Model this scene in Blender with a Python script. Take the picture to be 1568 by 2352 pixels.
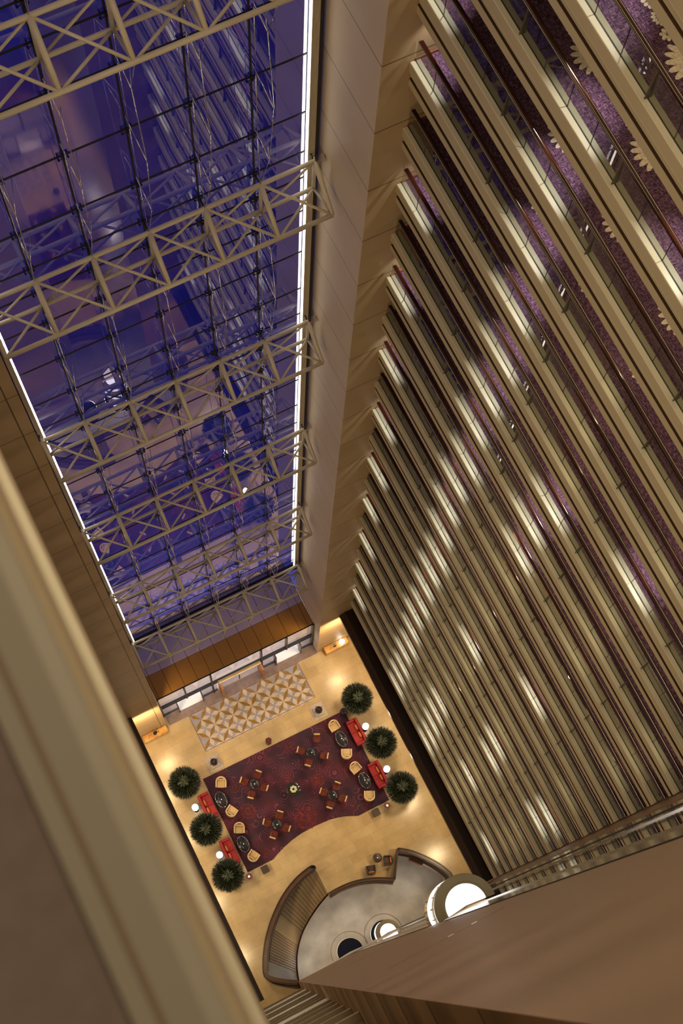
import bpy, math, random
from mathutils import Vector, Matrix
C = bpy.context.scene.collection
for o in list(bpy.data.objects): bpy.data.objects.remove(o)
rnd = random.Random(7)
PI = math.pi
S = math.sin; K = math.cos

# ------------------------------------------------------------------ camera
cam = bpy.data.cameras.new('camera'); camo = bpy.data.objects.new('camera', cam); C.objects.link(camo)
r_, p_, q_ = .4585, -.2971, .0394
Rz = Matrix(((K(r_), -S(r_), 0), (S(r_), K(r_), 0), (0, 0, 1)))
Rx = Matrix(((1, 0, 0), (0, K(p_), -S(p_)), (0, S(p_), K(p_))))
Ry = Matrix(((K(q_), 0, S(q_)), (0, 1, 0), (-S(q_), 0, K(q_))))
camo.matrix_world = Matrix.Translation((0, 0, 99.5835)) @ (Ry @ Rx @ Rz).transposed().to_4x4()
cam.sensor_width = 36; cam.lens = 3501.08 / 2352 * 36; cam.clip_start = .05; cam.clip_end = 600
cam.dof.use_dof = True; cam.dof.focus_distance = 60; cam.dof.aperture_fstop = 4.0
bpy.context.scene.camera = camo
vs = bpy.context.scene.view_settings
bpy.context.scene.display_settings.display_device = 'sRGB'
vs.view_transform = 'Standard'; vs.look = 'None'; vs.gamma = 1; vs.use_curve_mapping = False
vs.exposure = 0.0

# ------------------------------------------------------------------ world (dusk)
w = bpy.data.worlds.new('dusk'); bpy.context.scene.world = w; w.use_nodes = True
bg = w.node_tree.nodes['Background']; bg.inputs[0].default_value = (.17, .18, .55, 1); bg.inputs[1].default_value = .34

# ------------------------------------------------------------------ lights
def area(name, loc, size, energy, col, direction=(0, 0, -1)):
    l = bpy.data.lights.new(name, 'AREA'); l.shape = 'RECTANGLE'; l.size, l.size_y = size
    l.energy = energy; l.color = col
    o = bpy.data.objects.new(name, l); C.objects.link(o); o.location = loc
    o.rotation_euler = Vector(direction).to_track_quat('-Z', 'Y').to_euler(); return o
WARM = (1, .78, .48); WARMER = (1, .68, .34); WHITE = (1, .95, .86)
area('added overhead fill', (5.5, 9, 105), (9, 15), 1500, WARM)  # unseen overhead area lamp, added for general brightness
for k in range(-9, 20):                         # unseen area lamps added in both galleries to light fascias and walls
    z = 67.8 - 3 * k + 1.35
    xe = -1.87 + .0187 * z
    area('added gallery fill', (xe - 1.9, 6.5, z), (10, 1.6), 245, WARM, (1, 0, -.10))
    area('added gallery fill', (12.085 + .0636 * k + 2.1, 6.5, z + .75), (10, .3), 120, WARM, (-1, 0, .05))
for y in (2.5, 6.5, 11.2, 14.5):                    # lobby downlights beneath the two edge beams
    area('lobby downlight', (13.1, y, 7.9), (.35, .9), 215, (1, .74, .42), (-.45, 0, -1))
    area('lobby downlight', (-1.9, y, 7.9), (.35, .9), 215, (1, .74, .42), (.45, 0, -1))
area('entrance canopy light', (5.9, 20.3, 5.8), (10, 1.2), 420, (1, .93, .9))
for x in (-.7, 12.5):
    area('picture light', (x, 16.4, 7.6), (.8, .3), 190, WARMER, (0, .35, -1))
for x, y in ((1.6, .2), (3.6, 1.2), (6.2, 1.6), (10.5, 1.6)):
    area('added lower lobby fill', (x, y, -.3), (1.2, 1.0), 42, (1, .88, .72), (0, 0, -1))  # unseen area lamps added to brighten the sunken floor and stairs

# ------------------------------------------------------------------ materials
MATS = {}
def mat(name, col, rough=.6, metal=0, var=0, vscale=3, col2=None, emis=None, estr=0, bump=0, bscale=40, coat=0, stretch=None, spec=.5):
    m = bpy.data.materials.new(name); m.use_nodes = True; nt = m.node_tree; b = nt.nodes['Principled BSDF']
    b.inputs['Base Color'].default_value = (*col, 1); b.inputs['Roughness'].default_value = rough
    b.inputs['Metallic'].default_value = metal; b.inputs['Coat Weight'].default_value = coat
    b.inputs['Specular IOR Level'].default_value = spec
    if emis: b.inputs['Emission Color'].default_value = (*emis, 1); b.inputs['Emission Strength'].default_value = estr
    tc = nt.nodes.new('ShaderNodeTexCoord'); mp = nt.nodes.new('ShaderNodeMapping')
    nt.links.new(tc.outputs['Object'], mp.inputs[0])
    if stretch: mp.inputs['Scale'].default_value = stretch
    n = nt.nodes.new('ShaderNodeTexNoise'); n.inputs['Scale'].default_value = vscale; n.inputs['Detail'].default_value = 6
    nt.links.new(mp.outputs[0], n.inputs['Vector'])
    rp = nt.nodes.new('ShaderNodeValToRGB'); c2 = col2 or tuple(c * (1 - var) for c in col)
    rp.color_ramp.elements[0].position = .35; rp.color_ramp.elements[1].position = .65
    rp.color_ramp.elements[0].color = (*c2, 1); rp.color_ramp.elements[1].color = (*col, 1)
    nt.links.new(n.outputs[0], rp.inputs[0]); nt.links.new(rp.outputs[0], b.inputs['Base Color'])
    if bump:
        n2 = nt.nodes.new('ShaderNodeTexNoise'); n2.inputs['Scale'].default_value = bscale
        nt.links.new(mp.outputs[0], n2.inputs['Vector'])
        bp = nt.nodes.new('ShaderNodeBump'); bp.inputs['Strength'].default_value = bump; bp.inputs['Distance'].default_value = .02
        nt.links.new(n2.outputs[0], bp.inputs['Height']); nt.links.new(bp.outputs[0], b.inputs['Normal'])
    MATS[name] = m; return m
def brick(name, c1, c2, mortar, w, h, msize=.004, rough=.4, axes='XY', off=.5, noise=.25, nscale=1.2):
    m = mat(name, c1, rough); nt = m.node_tree; b = nt.nodes['Principled BSDF']
    tc = nt.nodes.new('ShaderNodeTexCoord'); sp = nt.nodes.new('ShaderNodeSeparateXYZ'); cb = nt.nodes.new('ShaderNodeCombineXYZ')
    nt.links.new(tc.outputs['Object'], sp.inputs[0])
    nt.links.new(sp.outputs[axes[0]], cb.inputs[0]); nt.links.new(sp.outputs[axes[1]], cb.inputs[1])
    t = nt.nodes.new('ShaderNodeTexBrick'); t.offset = off; t.inputs['Scale'].default_value = 1
    t.inputs['Brick Width'].default_value = w; t.inputs['Row Height'].default_value = h; t.inputs['Mortar Size'].default_value = msize
    t.inputs['Color1'].default_value = (*c1, 1); t.inputs['Color2'].default_value = (*c2, 1); t.inputs['Mortar'].default_value = (*mortar, 1)
    nt.links.new(cb.outputs[0], t.inputs['Vector'])
    n = nt.nodes.new('ShaderNodeTexNoise'); n.inputs['Scale'].default_value = nscale; n.inputs['Detail'].default_value = 8
    nt.links.new(tc.outputs['Object'], n.inputs['Vector'])
    mr = nt.nodes.new('ShaderNodeMapRange'); mr.inputs['From Min'].default_value = .3; mr.inputs['From Max'].default_value = .7
    mr.inputs['To Min'].default_value = 1 - noise; mr.inputs['To Max'].default_value = 1.05
    nt.links.new(n.outputs[0], mr.inputs[0])
    mx = nt.nodes.new('ShaderNodeMix'); mx.data_type = 'RGBA'; mx.blend_type = 'MULTIPLY'; mx.inputs['Factor'].default_value = 1
    nt.links.new(t.outputs['Color'], mx.inputs['A']); nt.links.new(mr.outputs[0], mx.inputs['B'])
    nt.links.new(mx.outputs['Result'], b.inputs['Base Color']); return m, cb, t
cream = mat('cream stone', (.46, .375, .255), .6, var=.03, vscale=.4)
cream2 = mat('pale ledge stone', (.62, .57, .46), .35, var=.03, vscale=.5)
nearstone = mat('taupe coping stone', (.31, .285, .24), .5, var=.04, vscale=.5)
postm = mat('bronze grey post', (.13, .11, .08), .35, metal=.5)
olive = mat('olive grey ledge stone', (.25, .23, .165), .4, var=.03, vscale=.5)
darkwood = mat('dark polished wood', (.035, .008, .004), .14, var=.5, vscale=4, coat=.6, stretch=(4, .4, 4))
groove = mat('painted groove shade', (.07, .035, .012), .7)
skirt = mat('red brown skirting', (.20, .06, .03), .4)
gap = mat('dark joint', (.02, .015, .012), .7)
soffit = mat('soffit paint', (.5, .42, .3), .7)
corrwall = mat('corridor wall', (.10, .055, .04), .6, var=.3, vscale=1)
steelw = mat('white painted steel', (.70, .63, .50), .35, var=.05, vscale=2)
steeld = mat('dark steel', (.03, .03, .035), .35, metal=.6)
chrome = mat('polished chrome', (.75, .74, .72), .12, metal=1)
mirror = mat('bronze mirror', (.50, .40, .34), .05, metal=1, bump=.05, bscale=1.5)
brushed = mat('brushed silver panel', (.52, .46, .38), .16, metal=1, bump=.05, bscale=3)
glowstrip = mat('lit edge diffuser', (1, 1, 1), .5, emis=(1, .90, .72), estr=5)
lampwhite = mat('glowing lamp shade', (1, 1, 1), .5, emis=(1, .93, .82), estr=6)
cabwhite = mat('glowing cab roof light', (1, 1, 1), .5, emis=(.92, .94, 1), estr=1.6)
wood = mat('veneer wood', (.27, .178, .108), .42, col2=(.262, .171, .103), vscale=3, stretch=(.2, .2, 4))
woodside = mat('veneer wood side', (.34, .20, .10), .4, col2=(.25, .14, .07), vscale=1.0, stretch=(.2, .12, 2.2))
brownwood = mat('brown wood panel', (.17, .085, .045), .35, var=.3, vscale=1.5, stretch=(1, 1, .2))
orangewood = mat('amber wood', (.42, .17, .05), .4, var=.25, vscale=2)
greystone = mat('grey marble', (.43, .38, .31), .35, var=.30, vscale=.9)
greystone2 = mat('brown marble band', (.20, .13, .095), .3, var=.2, vscale=2)
amber = mat('amber canopy panel', (.40, .19, .03), .4, var=.12, vscale=.6)
violet = mat('violet canopy glass', (.56, .46, .56), .3, var=.12, vscale=.7)  # violet of the dusk seen in the glass is put into the colour
creamfab = mat('cream upholstery', (.60, .42, .20), .7, var=.12, vscale=9)
redfab = mat('red upholstery', (.42, .018, .018), .7, var=.25, vscale=6)
orangefab = mat('orange upholstery', (.65, .17, .03), .7, var=.2, vscale=8)
rustleather = mat('rust leather', (.17, .026, .009), .35, var=.3, vscale=10)
creamleather = mat('cream leather', (.70, .52, .28), .45, var=.1, vscale=8)
blackglass = mat('smoked glass top', (.025, .025, .03), .22, spec=.3)
greenglass = mat('green black stone top', (.035, .04, .028), .12, var=.3, vscale=6)
leafm = mat('dark leaf', (.022, .030, .016), .35, col2=(.010, .013, .008), vscale=5)
leafm2 = mat('pale leaf heart', (.10, .13, .09), .25, var=.3, vscale=9)
soil = mat('soil', (.03, .02, .012), .9, var=.3, vscale=20)
darkpot = mat('dark bronze pot', (.03, .022, .02), .3, metal=.3)
petal = mat('white petal', (.80, .76, .55), .5, var=.08, vscale=12)
blackst = mat('black wood', (.03, .02, .022), .35)
plinthst = mat('pale plinth stone', (.56, .47, .40), .35, var=.1, vscale=3)
goldleaf = mat('gold leaf marble', (.78, .46, .12), .3, col2=(.45, .16, .02), vscale=3)
matwhite = mat('white entrance mat', (.85, .85, .85), .8)
pinkstone = mat('pink marble threshold', (.27, .19, .155), .2, var=.2, vscale=3)
marble, _, _ = brick('cream marble tiles', (.62, .46, .24), (.56, .40, .20), (.42, .30, .16), 1.2, .6, .006, .22, noise=.22, nscale=.8)
walltile, _, _ = brick('cream wall panels', (.47, .335, .20), (.45, .32, .19), (.10, .06, .035), 40, 3, .022, .5, 'XZ', 0, .10, .5)
jambtile, _, _ = brick('cream jamb panels', (.60, .48, .365), (.58, .465, .355), (.10, .07, .05), 40, 3, .02, .5, 'YZ', 0, .08, .5)
for mm in (walltile, jambtile):                    # joints at the floor levels: z = 67.10 - 3k
    nt = mm.node_tree
    for n in nt.nodes:
        if n.type == 'COMBXYZ':
            l = n.inputs[1].links[0]; src = l.from_socket; nt.links.remove(l)
            a = nt.nodes.new('ShaderNodeMath'); a.operation = 'ADD'; a.inputs[1].default_value = .9
            nt.links.new(src, a.inputs[0]); nt.links.new(a.outputs[0], n.inputs[1])
outside = mat('paving painted dusk blue', (.15, .17, .80), .8, var=.25, vscale=.2)  # blue of the dusk light is put into the paving colour

def carpet_mat():
    m = mat('purple woven carpet', (.10, .03, .10), .9); nt = m.node_tree; b = nt.nodes['Principled BSDF']
    tc = nt.nodes.new('ShaderNodeTexCoord')
    outs = []
    for sc in ((60, 8, 1), (8, 60, 1)):
        mp = nt.nodes.new('ShaderNodeMapping'); mp.inputs['Scale'].default_value = sc
        nt.links.new(tc.outputs['Object'], mp.inputs[0])
        n = nt.nodes.new('ShaderNodeTexNoise'); n.inputs['Scale'].default_value = 1; n.inputs['Detail'].default_value = 3
        nt.links.new(mp.outputs[0], n.inputs['Vector']); outs.append(n.outputs[0])
    mx = nt.nodes.new('ShaderNodeMath'); mx.operation = 'MAXIMUM'
    nt.links.new(outs[0], mx.inputs[0]); nt.links.new(outs[1], mx.inputs[1])
    rp = nt.nodes.new('ShaderNodeValToRGB'); rp.color_ramp.elements[0].position = .50; rp.color_ramp.elements[1].position = .66
    rp.color_ramp.elements[0].color = (.032, .008, .030, 1); rp.color_ramp.elements[1].color = (.23, .12, .22, 1)
    nt.links.new(mx.outputs[0], rp.inputs[0]); nt.links.new(rp.outputs[0], b.inputs['Base Color']); return m
carpet = carpet_mat()
def rug_mat():
    m = mat('plum patterned rug', (.08, .012, .03), .85); nt = m.node_tree; b = nt.nodes['Principled BSDF']
    tc = nt.nodes.new('ShaderNodeTexCoord')
    ns = nt.nodes.new('ShaderNodeTexNoise'); ns.inputs['Scale'].default_value = .55; nt.links.new(tc.outputs['Object'], ns.inputs['Vector'])
    base = nt.nodes.new('ShaderNodeValToRGB')
    base.color_ramp.elements[0].position = .4; base.color_ramp.elements[0].color = (.036, .012, .028, 1)
    base.color_ramp.elements[1].position = .65; base.color_ramp.elements[1].color = (.075, .010, .024, 1)
    nt.links.new(ns.outputs[0], base.inputs[0])
    # rings round scattered centres
    v = nt.nodes.new('ShaderNodeTexVoronoi'); v.inputs['Scale'].default_value = 1.15; nt.links.new(tc.outputs['Object'], v.inputs['Vector'])
    mu = nt.nodes.new('ShaderNodeMath'); mu.operation = 'MULTIPLY'; mu.inputs[1].default_value = 46; nt.links.new(v.outputs['Distance'], mu.inputs[0])
    sn = nt.nodes.new('ShaderNodeMath'); sn.operation = 'SINE'; nt.links.new(mu.outputs[0], sn.inputs[0])
    rg = nt.nodes.new('ShaderNodeValToRGB'); rg.color_ramp.elements[0].position = .80; rg.color_ramp.elements[1].position = .97
    nt.links.new(sn.outputs[0], rg.inputs[0])
    wn = nt.nodes.new('ShaderNodeTexNoise'); wn.inputs['Scale'].default_value = 1.1; wn.inputs['Detail'].default_value = 1
    nt.links.new(tc.outputs['Object'], wn.inputs['Vector'])
    wr = nt.nodes.new('ShaderNodeMapRange'); wr.inputs['From Min'].default_value = .42; wr.inputs['From Max'].default_value = .6
    nt.links.new(wn.outputs[0], wr.inputs[0])
    m1 = nt.nodes.new('ShaderNodeMath'); m1.operation = 'MULTIPLY'; nt.links.new(rg.outputs[0], m1.inputs[0]); nt.links.new(wr.outputs[0], m1.inputs[1])
    m2 = nt.nodes.new('ShaderNodeMath'); m2.operation = 'MULTIPLY'; m2.inputs[1].default_value = .65; nt.links.new(m1.outputs[0], m2.inputs[0])
    mx = nt.nodes.new('ShaderNodeMix'); mx.data_type = 'RGBA'; nt.links.new(m2.outputs[0], mx.inputs['Factor'])
    nt.links.new(base.outputs[0], mx.inputs['A']); mx.inputs['B'].default_value = (.30, .08, .15, 1)
    nt.links.new(mx.outputs['Result'], b.inputs['Base Color']); return m
rugm = rug_mat()
rugred = mat('scarlet rug motif', (.20, .018, .014), .85, col2=(.06, .01, .018), vscale=5)

def glass_mat(name, tint, ior, rough=0, bump=0, bscale=.6, refl=(1, 1, 1), stretch=None):
    m = bpy.data.materials.new(name); m.use_nodes = True; nt = m.node_tree; nt.nodes.clear()
    out = nt.nodes.new('ShaderNodeOutputMaterial'); mx = nt.nodes.new('ShaderNodeMixShader')
    fr = nt.nodes.new('ShaderNodeFresnel'); fr.inputs['IOR'].default_value = ior
    tr = nt.nodes.new('ShaderNodeBsdfTransparent'); tr.inputs[0].default_value = (*tint, 1)
    gl = nt.nodes.new('ShaderNodeBsdfGlossy'); gl.inputs['Roughness'].default_value = rough; gl.inputs[0].default_value = (*refl, 1)
    ge = nt.nodes.new('ShaderNodeNewGeometry'); mu = nt.nodes.new('ShaderNodeMath'); mu.operation = 'SUBTRACT'; mu.use_clamp = True
    nt.links.new(fr.outputs[0], mu.inputs[0]); nt.links.new(ge.outputs['Backfacing'], mu.inputs[1])      # the far face of a pane adds no second mirror
    nt.links.new(mu.outputs[0], mx.inputs[0]); nt.links.new(tr.outputs[0], mx.inputs[1]); nt.links.new(gl.outputs[0], mx.inputs[2])
    nt.links.new(mx.outputs[0], out.inputs[0])
    if bump:
        tc = nt.nodes.new('ShaderNodeTexCoord'); n = nt.nodes.new('ShaderNodeTexNoise'); n.inputs['Scale'].default_value = bscale
        mp = nt.nodes.new('ShaderNodeMapping'); nt.links.new(tc.outputs['Object'], mp.inputs[0])
        if stretch: mp.inputs['Scale'].default_value = stretch
        nt.links.new(mp.outputs[0], n.inputs['Vector'])
        bp = nt.nodes.new('ShaderNodeBump'); bp.inputs['Strength'].default_value = bump; bp.inputs['Distance'].default_value = .1
        nt.links.new(n.outputs[0], bp.inputs['Height']); nt.links.new(bp.outputs[0], gl.inputs['Normal'])
    return m
panelglass = glass_mat('balustrade glass', (.80, .82, .78), 1.45)
wallglass = glass_mat('curtain wall glass', (.70, .72, .95), 5.0, 0, .06, .35, refl=(.80, .80, .98), stretch=(1, 1, .5))
doorglass = glass_mat('entrance glass', (.85, .85, .9), 1.6)

# ------------------------------------------------------------------ mesh helper
class MB:
    def __init__(s): s.v = []; s.f = []; s.mi = []; s.cur = 0
    def add(s, vs_, fs):
        n = len(s.v); s.v += [tuple(v) for v in vs_]; s.f += [tuple(n + i for i in f) for f in fs]; s.mi += [s.cur] * len(fs); return s
    def box(s, x0, y0, z0, x1, y1, z1, rot=None, piv=(0, 0, 0)):
        vs_ = [Vector((x, y, z)) for z in (z0, z1) for y in (y0, y1) for x in (x0, x1)]
        if rot is not None:
            M = Matrix.Rotation(rot, 3, 'Z'); p = Vector(piv); vs_ = [M @ (v - p) + p for v in vs_]
        return s.add(vs_, [(0, 2, 3, 1), (4, 5, 7, 6), (0, 1, 5, 4), (1, 3, 7, 5), (3, 2, 6, 7), (2, 0, 4, 6)])
    def bar(s, a, b, r0, r1=None, n=8, caps=True):
        a = Vector(a); b = Vector(b); r1 = r0 if r1 is None else r1; d = (b - a)
        if d.length < 1e-6: return s
        d.normalize(); u = d.orthogonal().normalized(); v = d.cross(u)
        vs_ = []
        for p, r in ((a, r0), (b, r1)):
            for i in range(n): t = 2 * PI * i / n; vs_.append(p + u * r * K(t) + v * r * S(t))
        fs = [(i, (i + 1) % n, n + (i + 1) % n, n + i) for i in range(n)]
        if caps: fs += [tuple(range(n - 1, -1, -1)), tuple(range(n, 2 * n))]
        return s.add(vs_, fs)
    def tube(s, pts, r, n=8):
        for a, b in zip(pts, pts[1:]): s.bar(a, b, r, n=n)
        return s
    def ring(s, prof, n=64, a0=0, a1=2 * PI):
        """closed profile swept round the z axis, optionally only over an arc"""
        full = abs(a1 - a0) > 6.28; m = n if full else n + 1; P = len(prof); vs_ = []
        for i in range(m):
            t = a0 + (a1 - a0) * i / n
            for r, z in prof: vs_.append((r * K(t), r * S(t), z))
        fs = []
        for i in range(n):
            for j in range(P): fs.append((i * P + j, ((i + 1) % m) * P + j, ((i + 1) % m) * P + (j + 1) % P, i * P + (j + 1) % P))
        if not full: fs += [tuple(range(P)), tuple(n * P + j for j in range(P - 1, -1, -1))]
        return s.add(vs_, fs)
    def lathe(s, prof, n=32, c=(0, 0, 0), sx=1, sy=1):
        vs_ = []
        for (r, z) in prof:
            for i in range(n): t = 2 * PI * i / n; vs_.append((c[0] + r * K(t) * sx, c[1] + r * S(t) * sy, c[2] + z))
        fs = []
        for j in range(len(prof) - 1):
            for i in range(n): fs.append((j * n + i, j * n + (i + 1) % n, (j + 1) * n + (i + 1) % n, (j + 1) * n + i))
        if prof[0][0] > 1e-5: fs.append(tuple(range(n - 1, -1, -1)))
        if prof[-1][0] > 1e-5: fs.append(tuple((len(prof) - 1) * n + i for i in range(n)))
        return s.add(vs_, fs)
    def prism(s, pts, z0, z1):
        n = len(pts); vs_ = [(x, y, z0) for x, y in pts] + [(x, y, z1) for x, y in pts]
        fs = [(i, (i + 1) % n, n + (i + 1) % n, n + i) for i in range(n)] + [tuple(range(n - 1, -1, -1)), tuple(range(n, 2 * n))]
        return s.add(vs_, fs)
    def wall(s, pts, z0, z1, t, closed=False, zoff=None):
        """upright strip of thickness t following a plan polyline"""
        P = [Vector((p[0], p[1])) for p in pts]; L = []; Rr = []
        for i, p in enumerate(P):
            a = P[i - 1] if i > 0 else p; b = P[i + 1] if i < len(P) - 1 else p
            d = (b - a).normalized(); nn = Vector((-d.y, d.x)) * t / 2; L.append(p + nn); Rr.append(p - nn)
        zo = zoff or [0] * len(P); vs_ = []
        for i in range(len(P)):
            for q, z in ((L[i], z0), (Rr[i], z0), (Rr[i], z1), (L[i], z1)): vs_.append((q.x, q.y, z + zo[i]))
        fs = []
        for i in range(len(P) - 1):
            for k in range(4): fs.append((i * 4 + k, i * 4 + (k + 1) % 4, (i + 1) * 4 + (k + 1) % 4, (i + 1) * 4 + k))
        fs += [(0, 1, 2, 3), tuple((len(P) - 1) * 4 + k for k in (3, 2, 1, 0))]
        return s.add(vs_, fs)
    def build(s, name, m, parent=None, smooth=False, bevel=0):
        me = bpy.data.meshes.new(name); me.from_pydata(s.v, [], s.f); me.update()
        ms = m if isinstance(m, (list, tuple)) else [m]
        for x in ms: me.materials.append(x)
        if len(ms) > 1: me.polygons.foreach_set('material_index', s.mi)
        if smooth: me.polygons.foreach_set('use_smooth', [True] * len(me.polygons))
        o = bpy.data.objects.new(name, me); C.objects.link(o)
        if parent: o.parent = parent
        if bevel:
            b = o.modifiers.new('bevel', 'BEVEL'); b.width = bevel; b.segments = 2; b.limit_method = 'ANGLE'
        return o
def tag(o, label, cat, group=None, kind=None):
    o['label'] = label; o['category'] = cat
    if group: o['group'] = group
    if kind: o['kind'] = kind
    return o
def thing(name, label, cat, loc=(0, 0, 0), rz=0, group=None):
    o = bpy.data.objects.new(name, None); C.objects.link(o); o.location = loc; o.rotation_euler = (0, 0, rz); o.empty_display_size = .1
    return tag(o, label, cat, group)
KIDS = {}
def kids(o):
    if o.name not in KIDS: KIDS[o.name] = [c for c in bpy.data.objects if c.parent == o]
    return KIDS[o.name]
def dup(root, loc, rz=0, label=None, group=None, parent=None):
    c = root.copy(); C.objects.link(c)
    if parent is not None: c.parent = parent
    else:
        c.location = loc; c.rotation_euler = (0, 0, rz)
        if label: c['label'] = label
        if group: c['group'] = group
    for ch in kids(root): dup(ch, None, parent=c)
    return c
def structure(o): o['kind'] = 'structure'; return o

# ------------------------------------------------------------------ the setting
YF = 17.51; YG = 20.41; XL0, XR0 = .36, 11.3
VOID = [(4.90, 4.90), (4.66, 5.16), (3.61, 5.06), (2.41, 4.52), (1.32, 3.72), (.32, 2.72), (-.43, 1.61), (-.76, .89), (-.72, .60), (-.50, .32), (-.01, -.10), (.84, -.62),
        (12.3, -.62), (12.45, .77), (12.34, 1.14), (12.03, 1.75), (11.48, 2.53), (10.78, 3.31), (10.15, 3.77), (9.59, 2.96), (9.08, 2.18), (8.4, 2.56),
        (7.64, 2.93), (6.75, 3.2), (5.77, 3.28), (4.92, 3.26)]
import bmesh
def holed(name, outer, hole, z, m):
    bm = bmesh.new()
    for loop in (outer, hole):
        vs_ = [bm.verts.new((x, y, z)) for x, y in loop]
        for a, b in zip(vs_, vs_[1:] + vs_[:1]): bm.edges.new((a, b))
    bmesh.ops.triangle_fill(bm, use_beauty=True, edges=bm.edges[:], normal=(0, 0, 1))
    me = bpy.data.meshes.new(name); bm.to_mesh(me); bm.free(); me.materials.append(m)
    o = bpy.data.objects.new(name, me); C.objects.link(o); return structure(o)
holed('floor', [(-6, -8), (17, -8), (17, 18.26), (-6, 18.26)], VOID, 0, marble)
structure(MB().box(-6, -8, -4.7, 17, 18, -4.5).build('floor', greystone))
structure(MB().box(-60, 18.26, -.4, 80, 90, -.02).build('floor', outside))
structure(MB().box(.3, 18.27, -.2, 11.4, 21.8, -.005).build('floor', mat('pale entrance paving', (.55, .47, .45), .25, var=.1, vscale=2)))
structure(MB().box(-6, -8, 106, 17, 21, 106.3).build('ceiling', soffit))
structure(MB().box(-6.2, YF, 0, XL0, YF + .3, 106).build('wall_front_left', walltile))
structure(MB().box(XR0, YF, 0, 17.2, YF + .3, 106).build('wall_front_right', walltile))
structure(MB().box(XL0 - .3, YF + .004, 0, XL0 + .003, YG + .4, 106).build('wall_jamb_left', jambtile))
structure(MB().box(XR0 - .003, YF + .004, 0, XR0 + .3, YG + .4, 106).build('wall_jamb_right', jambtile))
structure(MB().box(17, -8, 0, 17.2, YF + .3, 106).build('wall_right', corrwall))
structure(MB().box(-6.2, -8, 0, -6, YF + .3, 106).build('wall_left', corrwall))
structure(MB().box(-6, -8.2, 0, 17, -8, 106).build('wall_back', corrwall))
# lift core: smooth veneer face, striped side, mirror strips
cm = MB().box(.86, -4.5, 0, 4.2, -.6, 106)
core = MB()
core.add([(.86, -.6, 0), (4.2, -.6, 0), (4.2, -.6, 106), (.86, -.6, 106)], [(0, 1, 2, 3)]); core.cur = 1
core.add([(.86, -6, 0), (.86, -.6, 0), (.86, -.6, 106), (.86, -6, 106)], [(0, 1, 2, 3)])
core.cur = 0; core.add([(.86, -6, 106), (4.2, -6, 106), (4.2, -.6, 106), (.86, -.6, 106)], [(0, 1, 2, 3)])
core.add([(4.2, -.6, 0), (4.2, -6, 0), (4.2, -6, 106), (4.2, -.6, 106)], [(0, 1, 2, 3)])
core.add([(4.2, -6, 0), (.86, -6, 0), (.86, -6, 106), (4.2, -6, 106)], [(0, 1, 2, 3)])
structure(core.build('wall_core', [wood, woodside]))
structure(MB().box(4.2, -1.2, -4.5, 5.2, -.62, 106).build('wall_lift_shaft', brushed))
structure(MB().box(5.2, -1.2, -4.5, 8.0, -.66, 106).build('wall_lift_shaft', mirror))
structure(MB().box(8.0, -1.2, -4.5, 10.2, -.63, 106).build('wall_lift_shaft', brushed))
structure(MB().box(10.2, -1.2, -4.5, 17, -.6, 106).build('wall_lift_bay', brownwood))
structure(MB().box(.86, -1.2, -4.5, 4.2, -.62, 0).build('wall_lift_shaft', brownwood))
structure(MB().box(5.185, -.62, 0, 5.215, -.59, 106).build('trim_1', chrome))
structure(MB().box(4.18, -.62, 0, 4.22, -.585, 106).build('trim_2', gap))
structure(MB().box(8.0, -.60, 0, 8.05, -.56, 106).build('trim_3', gap))
# slim reveals in the veneer face
j = MB()
for z, x0, x1 in ((75.6, 1.5, 3.5), (49.2, 1.9, 3.3), (28, 1.6, 3.6)): j.box(x0, -.604, z, x1, -.597, z + .10)
structure(j.build('trim_4', brownwood))
j = MB()
for x in (2.52, 2.92): j.box(x, -.603, 75.62, x + .10, -.590, 75.70)
structure(j.build('trim_glints', chrome))  # chrome bits standing in for glints of light in the reveal
j = MB()
for i in range(33):
    z = 97.1 - 3 * i; j.box(.856, -6, z, .866, -.604, z + .03)
structure(j.build('trim_5', brownwood))

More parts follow.
